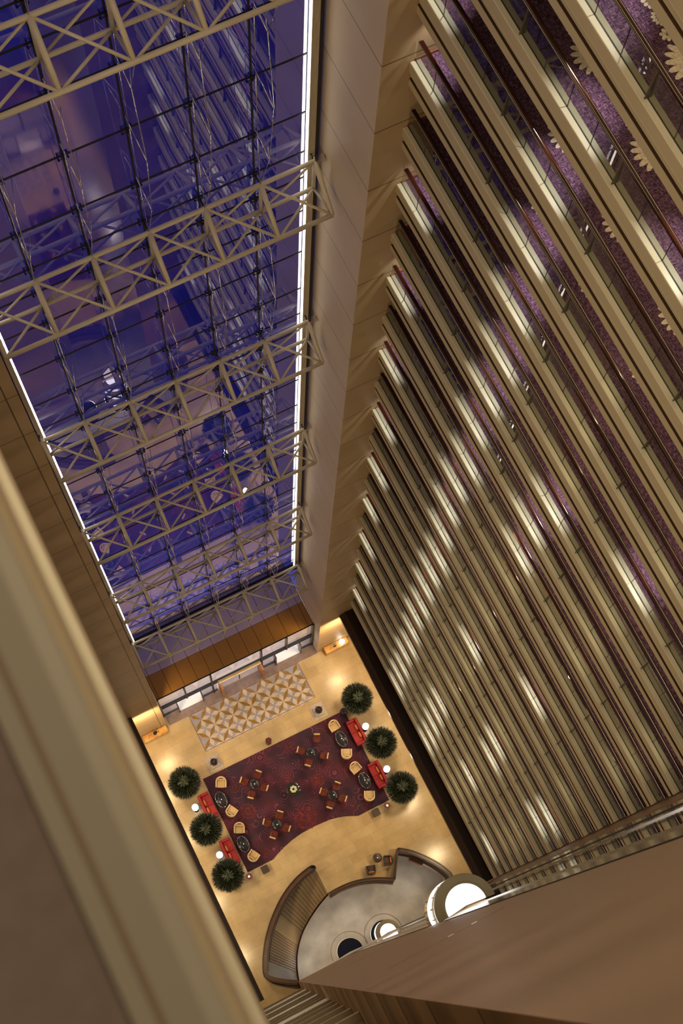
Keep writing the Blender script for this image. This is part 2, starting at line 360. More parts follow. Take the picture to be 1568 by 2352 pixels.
# lobby floor inlay
p = MB(); p.box(.5, YF - .02, .001, 11.3, 18.2, .006); structure(p.build('trim_6', pinkstone))
def star_inlay():
    root = thing('floor_inlay', 'marble floor inlay of amber diamond petals in front of the entrance portal', 'floor inlay', (0, 0, .004))
    a = MB(); a.box(1.87, 14.9, 0, 9.85, 17.5, .002); a.build('ground_slab', mat('lilac grey marble', (.38, .34, .36), .25, var=.25, vscale=1.5), root)
    f = MB()
    for x0, y0, x1, y1 in ((1.87, 14.9, 9.85, 14.93), (1.87, 17.47, 9.85, 17.5), (1.87, 14.9, 1.90, 17.5), (9.82, 14.9, 9.85, 17.5)): f.box(x0, y0, .002, x1, y1, .004)
    f.build('border_line', mat('thin brown inlay', (.13, .06, .03), .3), root)
    g = MB(); l = MB()
    def C_(i, jn): return Vector((2.52 + .6665 * i, 14.94 + .6575 * jn))
    for i in range(-1, 12):
        for jn in range(0, 4):
            if (i + jn) % 2 == 1: a_ = C_(i, jn)
            else: continue
            for di in (-1, 1):
                b_ = C_(i + di, jn + 1)
                if min(a_.x, b_.x) < 1.84 or max(a_.x, b_.x) > 9.9: continue
                d = b_ - a_; n = Vector((-d.y, d.x)).normalized() * .125; c = a_ + d * .5
                e = d * .03
                g.prism([(a_ + e)[:], (c - n)[:], (b_ - e)[:], (c + n)[:]], .002, .0045)
    for i in range(-1, 12):
        for jn in range(0, 5):
            if (i + jn) % 2 == 0: continue
            c = C_(i, jn)
            for dx, dy, L_ in ((1, 0, .62), (-1, 0, .62), (0, 1, .60), (0, -1, .60)):
                e = c + Vector((dx, dy)) * L_
                if not (1.9 < e.x < 9.82 and 14.93 < e.y < 17.47): continue
                n = Vector((-dy, dx)) * .15; m_ = c + Vector((dx, dy)) * L_ * .5
                l.prism([c[:], (m_ - n)[:], e[:], (m_ + n)[:]], .002, .0035)
    g.build('amber_petal', mat('amber marble', (.33, .18, .035), .25, var=.25, vscale=6), root)
    l.build('cream_petal', mat('cream marble inlay', (.60, .50, .40), .25, var=.12, vscale=4), root)
star_inlay()

# ------------------------------------------------------------------ glass wall
NX = [.50, 2.125, 3.89, 5.66, 7.42, 9.19, 10.95]
TR = [93.32, 81.98, 70.64, 59.3, 47.96, 36.62, 25.28, 13.94]
rows = []
for t in TR:
    rows += [t + .83, t - .67, t - 2.77, t - 5.58, t - 8.39]
rows = [z for z in rows if z > 13] + [104.66, 101.85, 99.04, 96.23]
rows = sorted(set(round(z, 2) for z in rows))
gw = MB().add([(XL0, YG, 13.6), (11.28, YG, 13.6), (11.28, YG, 106), (XL0, YG, 106)], [(0, 1, 2, 3)])
win = structure(gw.build('window_1', wallglass))
fr = MB()
for z in rows: fr.box(XL0, YG - .02, z - .022, 11.2, YG + .02, z + .022)
fr.build('window_frame', steeld, win)
fr = MB()
for x in NX[1:-1]: fr.box(x - .025, YG - .025, 13.6, x + .025, YG + .025, 106)
fr.build('window_frame', steeld, win)
# black bottom beam and dark side channel, lit diffusers
structure(MB().box(XL0, YG - .25, 13.35, 11.28, YG + .1, 13.6).build('trim_7', gap))
structure(MB().box(11.10, YG - .12, 13.6, 11.22, YG - .02, 106).build('trim_8', gap))
structure(MB().box(XL0, YG - .12, 13.6, XL0 + .10, YG - .02, 106).build('trim_9', gap))
channel = mat('ribbed channel cover', (.55, .48, .36), .3, var=.3, vscale=2, stretch=(20, 1, .8))
for x0, x1, s0, s1 in ((10.86, 11.09, 10.79, 10.85), (.47, .62, .63, .69)):
    t = thing('light_channel', 'ribbed channel with glowing white tube up the %s edge of the glass wall' % ('right' if x0 > 5 else 'left'), 'light fixture', ((x0 + x1) / 2, YG - .15, 14), 0, None)
    MB().box(x0 - (x0 + x1) / 2, 0, 0, x1 - (x0 + x1) / 2, .06, 92).build('channel_cover', channel, t)
    MB().box(s0 - (x0 + x1) / 2, 0, 0, s1 - (x0 + x1) / 2, .05, 92).build('glowing_tube', glowstrip, t)
# spider fittings: one each where column and transom cross
sp = MB()
for dx in (-1, 1):
    for dz in (-1, 1):
        sp.bar((0, -.10, 0), (dx * .13, -.02, dz * .13), .018, .014, 6); sp.bar((dx * .13, -.05, dz * .13), (dx * .13, 0, dz * .13), .03, n=8)
sp.lathe([(.0, -.02), (.045, -.02), (.045, .02), (.0, .02)], 10, (0, -.10, 0))
sp0 = None; vis = [z for z in rows if z < 76][::-1]; cnt = 0; rest = MB()
for z in vis:
    for x in NX[1:-1]:
        if cnt < 100:
            if sp0 is None: sp0 = sp.build('spider_fitting', steeld, win); sp0.location = (x, YG, z)
            else:
                c = sp0.copy(); C.objects.link(c); c.parent = win; c.location = (x, YG, z)
            cnt += 1
        else: rest.add([(v[0] + x, v[1] + YG, v[2] + z) for v in sp.v], sp.f)
o = rest.build('spider_fitting', steeld, win); o['kind'] = 'stuff'

# trusses
YT, YO = 20.0, 18.75
def truss():
    t = thing('steel_truss', '', 'truss', (0, 0, 0))
    U, Lw, OZ = .80, -.78, -.35
    xs = NX; E = xs[-1]; E0 = xs[0]
    MB().bar((E0, YT, U), (E, YT, U), .075, n=12).build('chord', steelw, t, True)
    MB().bar((E0, YT, Lw), (E, YT, Lw), .07, n=12).build('chord', steelw, t, True)
    MB().bar((E0, YO, OZ), (E, YO, OZ), .075, n=12).build('chord', steelw, t, True)
    for i, x in enumerate(xs):
        MB().bar((x, YT, U), (x, YO, OZ), .09, .06, 10).build('strut', steelw, t, True)
        MB().bar((x, YT, Lw), (x, YO, OZ), .05, n=8).build('strut', steelw, t, True)
        MB().bar((x, YT, U), (x, YT, Lw), .06, n=8).build('strut', steelw, t, True)
        MB().bar((x, YT, U), (x, YG - .05, U), .03, n=6).build('bracket', steeld, t, True)
    for a, b in zip(xs, xs[1:]):
        MB().bar((a, YT, U), (b, YO, OZ), .045, n=8).build('brace', steelw, t, True)
        MB().bar((b, YT, Lw), (a, YO, OZ), .045, n=8).build('brace', steelw, t, True)
        MB().bar((b, YT, U), (a, YT, Lw), .04, n=8).build('brace', steelw, t, True)
    for x, d in ((E0, -1), (E, 1)):
        MB().box(x, YT - .08, U - .12, x + d * .30 if d > 0 else x, YT + .08, U + .12).build('end_plate', chrome, t) if d > 0 else MB().box(x - .02, YT - .08, U - .12, x + .1, YT + .08, U + .12).build('end_plate', chrome, t)
    return t
tn = ['highest steel truss of those crossing the glass wall, cut by the photo top', 'second', 'third', 'fourth', 'fifth', 'lowest']
names_t = {81.98: 'steel truss crossing the glass wall above the photo top edge', 70.64: 'topmost visible white steel truss crossing the glass wall, cut by the photo edge',
           59.3: 'white steel truss crossing the glass wall, second from the top', 47.96: 'white steel truss crossing the glass wall, third from the top',
           36.62: 'white steel truss crossing the glass wall, fourth from the top', 25.28: 'white steel truss crossing the glass wall, next above the lowest one',
           13.94: 'lowest white steel truss, over the violet entrance canopy', 93.32: 'steel truss crossing the glass wall high above the photo top edge'}
t0 = truss(); t0.location = (0, 0, 70.64); t0['label'] = names_t[70.64]; t0['group'] = 'steel trusses across the glass wall'
for z in TR:
    if z != 70.64: dup(t0, (0, 0, z), 0, names_t[z], 'steel trusses across the glass wall')
# bowed tension cables between trusses, one for each column
def cable(span):
    t = thing('tension_cable', '', 'cable', (0, 0, 0))
    top, bot = -.35, -span + .8
    yy = [YO, 19.35, 19.05, 19.35, YT]
    zz = [top, top - 1.9, top - span * .42, bot + 2.4, bot]
    pts = [(0, y, z) for y, z in zip(yy, zz)]
    MB().tube(pts, .013, 6).build('cable', chrome, t, True)
    MB().tube([(0, YT, top - .4)] + [(0, 20.1, z) for z in zz[1:4]] + [(0, YT, bot)], .012, 6).build('cable', chrome, t, True)
    for zz_, y in zip(zz[1:4], yy[1:4]):
        MB().bar((0, y, zz_), (.0, YG - .1, zz_ + .25), .012, .016, 6).build('spreader', chrome, t, True)
        MB().bar((0, y, zz_), (.35, YG - .1, zz_ - .3), .009, n=6).build('spreader', chrome, t, True)
    return t
bays = [(TR[i], 'between the %s trusses' % s) for i, s in ((1, 'two topmost'), (2, 'first and second visible'), (3, 'second and third visible'), (4, 'third and fourth visible'), (5, 'fourth and fifth visible'), (6, 'two lowest'))]
cols = ['leftmost', 'second from left', 'middle', 'second from right', 'rightmost']
cb0 = None
for z, s in bays:
    for x, cn in zip(NX[1:-1], cols):
        lab = '%s bowed cable %s' % (cn, s)
        if cb0 is None: cb0 = cable(11.34); cb0.location = (x, 0, z); cb0['label'] = lab; cb0['group'] = 'tension cables of the glass wall'
        else: dup(cb0, (x, 0, z), 0, lab, 'tension cables of the glass wall')

# ------------------------------------------------------------------ balconies (right and left galleries)
L = 18.06; Y0 = -.56
mat('pink brown channel', (.22, .15, .11), .6); mauve = mat('mauve woven carpet', (.20, .155, .145), .9, var=.12, vscale=30)
def shell_motif():
    m = MB()
    def pet(cx, cy, ang, ln, wd, z=.0):
        pts = []
        for i in range(12):
            t = 2 * PI * i / 12; a = (ln / 2) * (1 + K(t)); b = wd * S(t) * (.35 + .65 * (a / ln))
            pts.append((cx + a * K(ang) - b * S(ang), cy + a * S(ang) + b * K(ang)))
        m.prism(pts, z, z + .004)
    for y0, s in ((0, 1), (-2.36, 1), (-4.72, 1), (-7.08, 1), (-9.44, 1), (-11.8, 1), (-14.16, 1)):
        if y0 < -13.9: pass
        cx, cy = 1.31, 15.2 + y0 - 2.4 + .0
        for i in range(13): a = PI - 1.9 + 3.8 * i / 12; pet(cx, cy, a, .58, .085, .003 * (i % 2))
        for i in range(9): a = PI - 1.6 + 3.2 * i / 8; pet(cx, cy, a, .30, .06, .008)
        for i in range(5): a = PI / 2 + PI - .7 + .35 * i + .5; pet(cx - .1, cy - .55, a, .30, .05)
        for i in range(7): a = 2 * PI * i / 7; pet(cx - .22, cy + .66, a, .14, .05)
        for i in range(5): a = PI * .75 + .45 * i; pet(cx - .12, cy + 1.02, a, .20, .045)
        for i in range(6): a = PI * .6 + .4 * i; pet(cx - .05, cy + 1.42, a, .26, .06)
    return m
def balcony(side, near=False):
    """side +1: right gallery, its open edge at local x=0 and carpet towards +x; local z=0 is the ledge top"""
    s = side
    t = thing('balcony', '', 'balcony', (0, 0, 0))
    def bx(x0, y0, z0, x1, y1, z1): return MB().box(min(x0 * s, x1 * s), y0, z0, max(x0 * s, x1 * s), y1, z1)
    yE = YF - .005
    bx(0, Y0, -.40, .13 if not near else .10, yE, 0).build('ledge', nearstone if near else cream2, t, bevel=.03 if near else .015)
    up = MB(); up.add([(s * .0, Y0, -.12), (s * .0, yE, -.12), (s * .0, yE, -.42), (s * .0, Y0, -.42)], [(0, 1, 2, 3)])
    bx(-.004, Y0, -.36, .10, yE, -.02).build('upper_fascia', cream, t)
    bx(.085, Y0, -.68, .2, yE, -.36).build('middle_fascia', cream, t)
    bx(.046, Y0, -.735, .2, yE, -.728).build('painted_groove_shade', groove, t)  # dark strip on the lip paints in the shade of the groove
    bx(.045, Y0, -1.02, .2, yE, -.735).build('lower_fascia', cream, t)
    if near:
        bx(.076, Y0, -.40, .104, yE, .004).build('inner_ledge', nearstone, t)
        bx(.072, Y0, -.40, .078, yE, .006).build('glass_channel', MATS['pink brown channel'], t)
    else:
        bx(.16, Y0, -.40, .27, yE, -.004).build('inner_ledge', olive, t)
        bx(.13, Y0, -.40, .16, yE, -.012).build('glass_channel', gap, t)
    bx(.2, Y0, -.42, 2.35, yE, -.02).build('slab', soffit, t)
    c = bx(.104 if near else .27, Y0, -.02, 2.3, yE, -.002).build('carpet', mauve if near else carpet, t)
    if s > 0: MOT.copy_to(c)
    bx(2.3, Y0, -.02, 2.4, yE, 2.6).build('back_wall', corrwall, t)
    bx(.13, yE - .03, -.004, 2.3, yE, .09).build('skirting', skirt, t)
    hr = MB(); n = 10; prof = [(s * ((.335 if near else .145) + (.068 if not near else .055) * K(2 * PI * i / n)), .91 + .035 * S(2 * PI * i / n)) for i in range(n)]
    vs_ = [(x, Y0, z) for x, z in prof] + [(x, yE - .12, z) for x, z in prof]
    hr.add(vs_, [(i, (i + 1) % n, n + (i + 1) % n, n + i) for i in range(n)] + [tuple(range(n)), tuple(range(2 * n - 1, n - 1, -1))])
    hr.build('handrail', darkwood, t, True)
    me = None
    for i in range(20):
        y1 = 17.49 - .915 * i; y0 = max(y1 - .915, Y0)
        if y1 - y0 < .2: continue
        if me is None or y0 == Y0:
            q0, q1 = (.33, .342) if near else (.138, .150)
            g = MB().box(min(s * q0, s * q1), y0 - y1 + (0 if near else .012), 0, max(s * q0, s * q1), 0, .9)
            if not near: g.cur = 1; g.box(min(s * .136, s * .152), y0 - y1, 0, max(s * .136, s * .152), y0 - y1 + .012, .9)
            o = g.build('glass_panel', [panelglass, gap], t); o.location = (0, y1, 0)
            if me is None: me = o
        else:
            o = me.copy(); C.objects.link(o); o.parent = t; o.location = (0, y1, 0)
    if near: return t
    ps = None
    for y in (13.82, 10.16, 6.5, 2.84):
        if ps is None:
            pm = MB().add([(s * .07, -.012, -.01), (s * .24, -.012, -.01), (s * .18, -.012, .88), (s * .13, -.012, .88), (s * .07, .012, -.01), (s * .24, .012, -.01), (s * .18, .012, .88), (s * .13, .012, .88)],
                          [(0, 1, 2, 3), (7, 6, 5, 4), (0, 4, 5, 1), (1, 5, 6, 2), (2, 6, 7, 3), (3, 7, 4, 0)])
            ps = pm.build('post', postm, t); ps.location = (0, y, 0)
        else:
            o = ps.copy(); C.objects.link(o); o.parent = t; o.location = (0, y, 0)
    return t
class MOT_:
    def __init__(s): s.o = None
    def copy_to(s, parent):
        if s.o is None: s.o = shell_motif().build('floral_motif', mat('cream carpet flower', (.85, .77, .64), .85, col2=(.62, .53, .42), vscale=18), parent)
MOT = MOT_()
ordw = ['lowest', 'second', 'third', 'fourth', 'fifth', 'sixth', 'seventh', 'eighth', 'ninth', 'tenth', 'eleventh', 'twelfth', 'thirteenth', 'fourteenth', 'fifteenth', 'sixteenth', 'seventeenth',
        'eighteenth', 'nineteenth', 'twentieth', 'twenty-first', 'twenty-second', 'twenty-third', 'twenty-fourth', 'twenty-fifth', 'twenty-sixth', 'twenty-seventh', 'twenty-eighth', 'twenty-ninth', 'thirtieth']
def xr(k): return 12.085 + .0636 * k
bal0 = None
spot = bpy.data.lights.new('corridor spot', 'SPOT'); spot.energy = 400; spot.spot_size = R0 = math.radians(50); spot.spot_blend = 1; spot.color = (1, .93, .84); spot.shadow_soft_size = .05
spot2 = bpy.data.lights.new('corridor spot warm', 'SPOT'); spot2.energy = 65; spot2.spot_size = R0; spot2.spot_blend = 1; spot2.color = (1, .80, .45); spot2.shadow_soft_size = .05
for k in range(19, -9, -1):
    i = 19 - k
    z = 67.8 - 3 * k
    lab = ('lowest balcony of the right gallery, just above the dark wooden beam' if i == 0 else
           '%s balcony of the right gallery, counted up from the dark beam' % ordw[i])
    if bal0 is None: bal0 = balcony(1); bal0.location = (xr(k), 0, z); bal0['label'] = lab; bal0['group'] = 'balconies of the right gallery'
    else: dup(bal0, (xr(k), 0, z), 0, lab, 'balconies of the right gallery')
    ys = [12.0, 8.3, 4.6, 1.0]
    if k % 2 == 0 or k == -1: ys.append(17.0)
    rr = random.Random(k * 31 + 5)
    for y in ys:
        if y not in (12.0, 17.0) and rr.random() < .32: continue
        o = bpy.data.objects.new('corridor spot', spot if (y == 12.0 or y == 17. or rr.random() < .5) else spot2); C.objects.link(o)
        o.location = (xr(k) + 1.0, y + rr.uniform(-.25, .25), z + 2.4); o.rotation_euler = Vector((-.34, 0, -1)).to_track_quat('-Z', 'Y').to_euler()
ball = None
for k in range(19, -11, -1):
    i = 19 - k
    z = 67.8 - 3 * k; x = -1.87 + .0187 * z
    if k == -10: lab = 'blurred cream balcony edge filling the lower left foreground'; grp = None
    elif k == 19: lab = 'lowest balcony of the left gallery, above the narrow dark beam'; grp = 'balconies of the left gallery'
    else: lab = 'left gallery balcony seen only as a thin line beside the blurred foreground edge'; grp = 'balconies of the left gallery'
    if k == -10:
        nb = balcony(-1, True); nb.location = (-.062, 0, z); tag(nb, lab, 'balcony')
        continue
    if ball is None: ball = balcony(-1); ball.location = (x, 0, z); ball['label'] = lab; ball['group'] = grp
    else: dup(ball, (x, 0, z), 0, lab, grp)
# edge beams above the lobby
def beam(side, x0, label):
    s = side; t = thing('edge_beam', label, 'beam', (x0, 0, 8.4)); yE = YF - .005
    def bx(a, z0, b, z1, n, m): MB().box(min(a * s, b * s), Y0, z0, max(a * s, b * s), yE, z1).build(n, m, t)
    bx(0, -.35, .12, 0, 'lower_moulding', mat('dark walnut moulding', (.075, .035, .025), .3, var=.2))
    bx(.12, -.35, .30, .10, 'middle_moulding', MATS['dark walnut moulding'])
    bx(.30, -.35, .38, .30, 'upstand', MATS['dark walnut moulding'])
    bx(.38, -.35, 3.5, .12, 'beam_top', mat('dark walnut top', (.035, .012, .010), .3, var=.3, stretch=(6, .5, 1)))
beam(1, 12.58, 'dark walnut edge beam over the lobby floor below the right gallery')
beam(-1, -1.36, 'narrow dark walnut edge beam over the lobby below the left gallery')
# lift lobby landings behind the photographer, spanning from left gallery to the core
lnd = None
for i in range(24):
    z = 8.8 + 3 * (i - 1) if i else 6.4
    lab = 'lowest lift landing edge, beside the corner of the wooden core' if i == 0 else '%s lift landing edge above the lobby, left of the wooden core' % ordw[i]
    if lnd is None:
        t = thing('lift_landing', lab, 'landing', (0, 0, z), 0, 'lift landing edges stacked left of the core')
        MB().box(-1.62, -1.1, -.45, .855, -.98, 0).build('fascia', cream, t)
        MB().box(-1.62, -1.05, -1.0, .855, -1.0, -.45).build('lower_fascia', brownwood, t)
        MB().box(-1.62, -1.30, -.2, .855, -1.1, -.01).build('ledge', cream2, t)
        MB().box(-1.62, -3.0, -.4, .855, -1.30, -.02).build('carpet', carpet, t)
        lnd = t
    else: dup(lnd, (0, 0, z), 0, lab, 'lift landing edges stacked left of the core')
for i in (3, 4, 8, 12, 16):
    area('landing light', (-.4, -1.6, 8.8 + 3 * i + 2.0), (1.6, .3), 22, WHITE, (0, .2, -1))

# ------------------------------------------------------------------ entrance canopy and portal
def canopy():
    t = thing('entrance_canopy', 'entrance canopy roof of violet and amber panels above the doors', 'canopy', (0, 18.26, 6.0))
    pv = pa = None
    xs = [.62 + .8875 * i for i in range(13)]
    xs = [.42, .60] + [.60 + .8850 * i for i in range(1, 12)] + [10.9, 11.22]
    for a, b in zip(xs, xs[1:]):
        MB().box(a + .012, 1.55, 0, b - .012, 4.6, .06).build('violet_panel', violet, t)
        MB().box(a + .012, .0, 0, b - .012, 1.53, .06).build('amber_panel', amber, t)
    MB().box(.40, 0, -.12, 11.25, 4.6, -.01).build('canopy_frame', gap, t)
    for x in NX[1:-1]:
        MB().bar((x + .08, .55, 7.75), (x + .10, 1.62, .15), .07, .03, 8).build('hanger_rod', steelw, t, True)
canopy()
def glazing():
    w2 = structure(MB().add([(.42, 0, 0), (1.5, 0, 0), (1.5, 0, 5.9), (.42, 0, 5.9)], [(0, 1, 2, 3)]).add([(3.2, 0, 0), (4.35, 0, 0), (4.35, 0, 5.9), (3.2, 0, 5.9)], [(0, 1, 2, 3)])
        .add([(1.5, 0, 2.4), (3.2, 0, 2.4), (3.2, 0, 5.9), (1.5, 0, 5.9)], [(0, 1, 2, 3)]).add([(8.5, 0, 2.4), (10.3, 0, 2.4), (10.3, 0, 5.9), (8.5, 0, 5.9)], [(0, 1, 2, 3)])
        .add([(7.55, 0, 0), (8.5, 0, 0), (8.5, 0, 5.9), (7.55, 0, 5.9)], [(0, 1, 2, 3)]).add([(10.3, 0, 0), (11.25, 0, 0), (11.25, 0, 5.9), (10.3, 0, 5.9)], [(0, 1, 2, 3)])
        .add([(4.35, 0, 2.9), (7.55, 0, 2.9), (7.55, 0, 5.9), (4.35, 0, 5.9)], [(0, 1, 2, 3)]).build('window_2', doorglass))
    w2.location = (0, 18.26, 0)
    f = MB()
    for x in (.45, 2.25, 4.06, 7.57, 9.35, 11.2): f.box(x - .05, -.12, 0 if x not in (2.25, 9.35) else 2.4, x + .05, .10, 5.9)
    for a, b in ((.42, 1.5), (3.2, 4.35), (7.55, 8.5), (10.3, 11.25)): f.box(a, -.05, .0, b, .05, .10)
    for x in (1.5, 3.2, 8.5, 10.3): f.box(x - .03, -.3, 0, x + .03, .05, 2.4)
    for z in (2.35, 2.9, 5.85): f.box(.42, -.06, z, 11.25, .06, z + .08)
    f.build('window_frame', steeld, w2)
glazing()
pt = thing('entrance_portal', 'timber portal with pale lintel around the central entrance doors', 'portal', (5.95, 17.95, 0))
MB().box(-1.5, -.38, 0, -1.36, .35, 2.75).build('side_panel', orangewood, pt)
MB().box(1.36, -.38, 0, 1.5, .35, 2.75).build('side_panel', orangewood, pt)
MB().box(-1.5, .05, 2.62, 1.5, .35, 2.80).build('lintel', mat('pale oak lintel', (.62, .48, .27), .4, var=.2, vscale=3), pt)
MB().box(-1.40, .30, 0, -1.34, .36, 2.6).box(1.34, .30, 0, 1.40, .36, 2.6).box(-.03, .3, 0, .03, .36, 2.6).build('door_frame', steeld, pt)
MB().box(-1.34, .32, .02, -.03, .34, 2.6).build('door_leaf', doorglass, pt); MB().box(.03, .32, .02, 1.34, .34, 2.6).build('door_leaf', doorglass, pt)
for x, side in ((2.35, 'left'), (9.45, 'right')):
    tag(MB().box(-.86, -.28, 0, .86, .30, .02).build('entrance_mat', matwhite), 'bright white mat in the %s entrance doorway' % side, 'mat').location = (x, 18.33, .007)
# white doorway panels outside
# console tables with art by the front wall
def console(x, label, sx):
    t = thing('console_cabinet', label, 'cabinet', (x, 17.27, 0), 0)
    MB().box(-.80, -.22, .10, .80, .22, .80).build('body', goldleaf, t, bevel=.01)
    MB().box(-.74, -.20, 0, .74, .18, .10).build('plinth', blackst, t)
    MB().box(-.84, -.24, .80, .84, .22, .85).build('top', goldleaf, t, bevel=.008)
console(-.55, 'gilded marble cabinet against the front wall at the left end', 1)
console(12.55, 'gilded marble cabinet against the front wall at the right end', 1)
def sculpture(x, label, m):
    t = thing('branch_sculpture', label, 'sculpture', (x, 17.3, .85))
    rr = random.Random(int(x * 10)); MB().lathe([(0, 0), (.12, 0), (.10, .04), (0, .05)], 16).build('base', darkpot, t, True)
    for i in range(11):
        a = rr.uniform(-.6, .6); px = Vector((0, 0, .03)); g = MB(); d = Vector((S(a * 1.6), rr.uniform(-.15, .15), 1)).normalized()
        for j in range(4):
            q = px + d * .16; g.bar(px, q, .016 - .003 * j, .013 - .003 * j, 6); px = q; d = (d + Vector((rr.uniform(-.5, .5), rr.uniform(-.2, .2), 0))).normalized()
        g.build('branch', m, t, True)
sculpture(-.55, 'dark branch sculpture on the left gilded cabinet', darkpot)
sculpture(12.45, 'pale branch sculpture glowing on the right gilded cabinet', petal)
tt = thing('table_lamp', 'glowing white lamp on the right gilded cabinet', 'lamp', (12.95, 17.25, .85))
MB().lathe([(0, 0), (.09, 0), (.03, .05), (.025, .25), (0, .25)], 16).build('base', darkpot, tt, True)
MB().lathe([(.0, .25), (.15, .27), (.19, .36), (.15, .45), (0, .47)], 20).build('lamp_shade', lampwhite, tt, True)

# ------------------------------------------------------------------ rug
RUG = [(.97, 6.78), (2.78, 6.78), (3.1, 6.93), (3.77, 7.17), (4.4, 7.33), (5.1, 7.43), (5.9, 7.46), (6.5, 7.43), (7.11, 7.39), (7.7, 7.26), (8.2, 7.09), (8.87, 6.78), (11.12, 6.78),
       (11.15, 13.28), (.95, 13.38)]
rg = MB().prism(RUG, .001, .022).build('rug', rugm); tag(rg, 'large plum and scarlet patterned rug filling the lobby seating area', 'rug')
def burst(m, x, y, r, n, rot=0):
    for i in range(n):
        a = rot + 2 * PI * i / n
        for (r0, r1, w) in ((.12, .55, .045), (.55, 1., .06)):
            c0 = Vector((x + r * r0 * K(a), y + r * r0 * S(a))); c1 = Vector((x + r * r1 * K(a), y + r * r1 * S(a))); mid = c0.lerp(c1, .55); nn = Vector((-S(a), K(a))) * w * r * 2
            m.prism([c0[:], (mid - nn)[:], c1[:], (mid + nn)[:]], .0225, .0245)
        a2 = a + PI / n
        c = Vector((x + r * .82 * K(a2), y + r * .82 * S(a2))); m.prism([(c + Vector((.07 * r * K(q), .07 * r * S(q))))[:] for q in [2 * PI * jj / 6 for jj in range(6)]], .0225, .0240)
bm_ = MB()
for x, y, r, n in ((2.55, 11.99, .42, 10), (6.93, 12.68, .34, 8), (5.74, 10.83, .42, 10), (7.55, 9.97, .48, 12), (2.46, 7.40, .36, 8), (5.76, 8.17, .80, 14), (2.65, 10.23, .55, 12), (8.25, 7.95, .40, 10), (9.62, 7.1, .35, 8), (9.6, 12.9, .4, 9), (1.3, 9.7, .4, 9), (10.6, 10.1, .4, 9)):
    burst(bm_, x, y, r, n, x)
bm_.build('scarlet_motif', rugred, rg)

# ------------------------------------------------------------------ lobby furniture
def arm_profile(w, d, t, n=9):
    """U-shaped back+arms in plan, open towards -y"""
    out = []; inn = []
    for i in range(n):
        a = PI * i / (n - 1); out.append((w / 2 * K(a), d * .08 + d * .42 * S(a))); inn.append(((w / 2 - t) * K(a), d * .08 + (d * .42 - t) * S(a)))
    out = [(w / 2, -d * .46)] + out + [(-w / 2, -d * .46)]; inn = [(w / 2 - t, -d * .46)] + inn + [(-w / 2 + t, -d * .46)]
    return out, inn
def tub_chair(name, label, shellm, seatm, w=.66, d=.66, h=.72, cushion=None):
    t = thing(name, label, 'armchair')
    out, inn = arm_profile(w, d, .09)
    b = MB(); n = len(out); hs = [.52 + (h - .52) * max(0, S(PI * (i - 1) / (n - 3))) if 0 < i < n - 1 else .50 for i in range(n)]
    vs_ = [(x, y, .16) for x, y in out] + [(x, y, .16) for x, y in inn] + [(x, y, z) for (x, y), z in zip(out, hs)] + [(x, y, z) for (x, y), z in zip(inn, hs)]
    fs = []
    for i in range(n - 1):
        fs += [(i, i + 1, 2 * n + i + 1, 2 * n + i), (n + i + 1, n + i, 3 * n + i, 3 * n + i + 1), (2 * n + i, 2 * n + i + 1, 3 * n + i + 1, 3 * n + i), (i + 1, i, n + i, n + i + 1)]
    fs += [(0, 2 * n, 3 * n, n), (n - 1, 2 * n - 1, 4 * n - 1, 3 * n - 1)]
    b.add(vs_, fs); b.build('backrest', shellm, t, bevel=.015)
    MB().box(-w / 2 + .10, -d * .48, .18, w / 2 - .10, d * .30, .42).build('seat', seatm, t, bevel=.03)
    MB().box(-w / 2 + .13, d * .16, .42, w / 2 - .13, d * .30, .62).build('back_cushion', cushion or seatm, t, bevel=.03)
    for sx in (-1, 1):
        for sy in (-1, 1): MB().bar((sx * w * .38, sy * d * .36, .17), (sx * w * .40, sy * d * .38, 0), .022, .015, 8).build('leg', darkwood, t)
    return t
fz = .023
A0 = tub_chair('tub_armchair', '', creamleather, creamfab, .70, .70, .74)
arms = [(1.90, 12.62, 0, 'cream tub armchair nearest the left rear corner of the rug'), (1.68, 10.65, -PI * .75, 'cream tub armchair turned to the rear left oval table, below it'),
        (1.69, 9.49, 0, 'cream tub armchair facing the front left oval table from behind it'), (1.70, 7.50, -PI * .75, 'cream tub armchair at the front left corner of the rug'),
        (10.05, 12.64, .65, 'cream tub armchair nearest the right rear corner of the rug'), (9.96, 10.62, PI + .15, 'cream tub armchair between the rear right oval table and its neighbour'),
        (10.05, 9.60, .75, 'cream tub armchair facing the front right oval table from behind it'), (10.05, 7.55, PI - .1, 'cream tub armchair at the front right corner of the rug')]
# image down on the floor is roughly -y rotated by the camera roll; rz turns the open side
for i, (x, y, rz, lab) in enumerate(arms):
    rz2 = {0: -.46 + .0, 1: PI - 1.05, 2: -.46, 3: PI - 1.05, 4: .10, 5: PI - .45, 6: .25, 7: PI - .45}[i]
    if i == 0: A0.location = (x, y, fz); A0.rotation_euler = (0, 0, rz2); A0['label'] = lab; A0['group'] = 'cream tub armchairs on the rug'
    else: dup(A0, (x, y, fz), rz2, lab, 'cream tub armchairs on the rug')
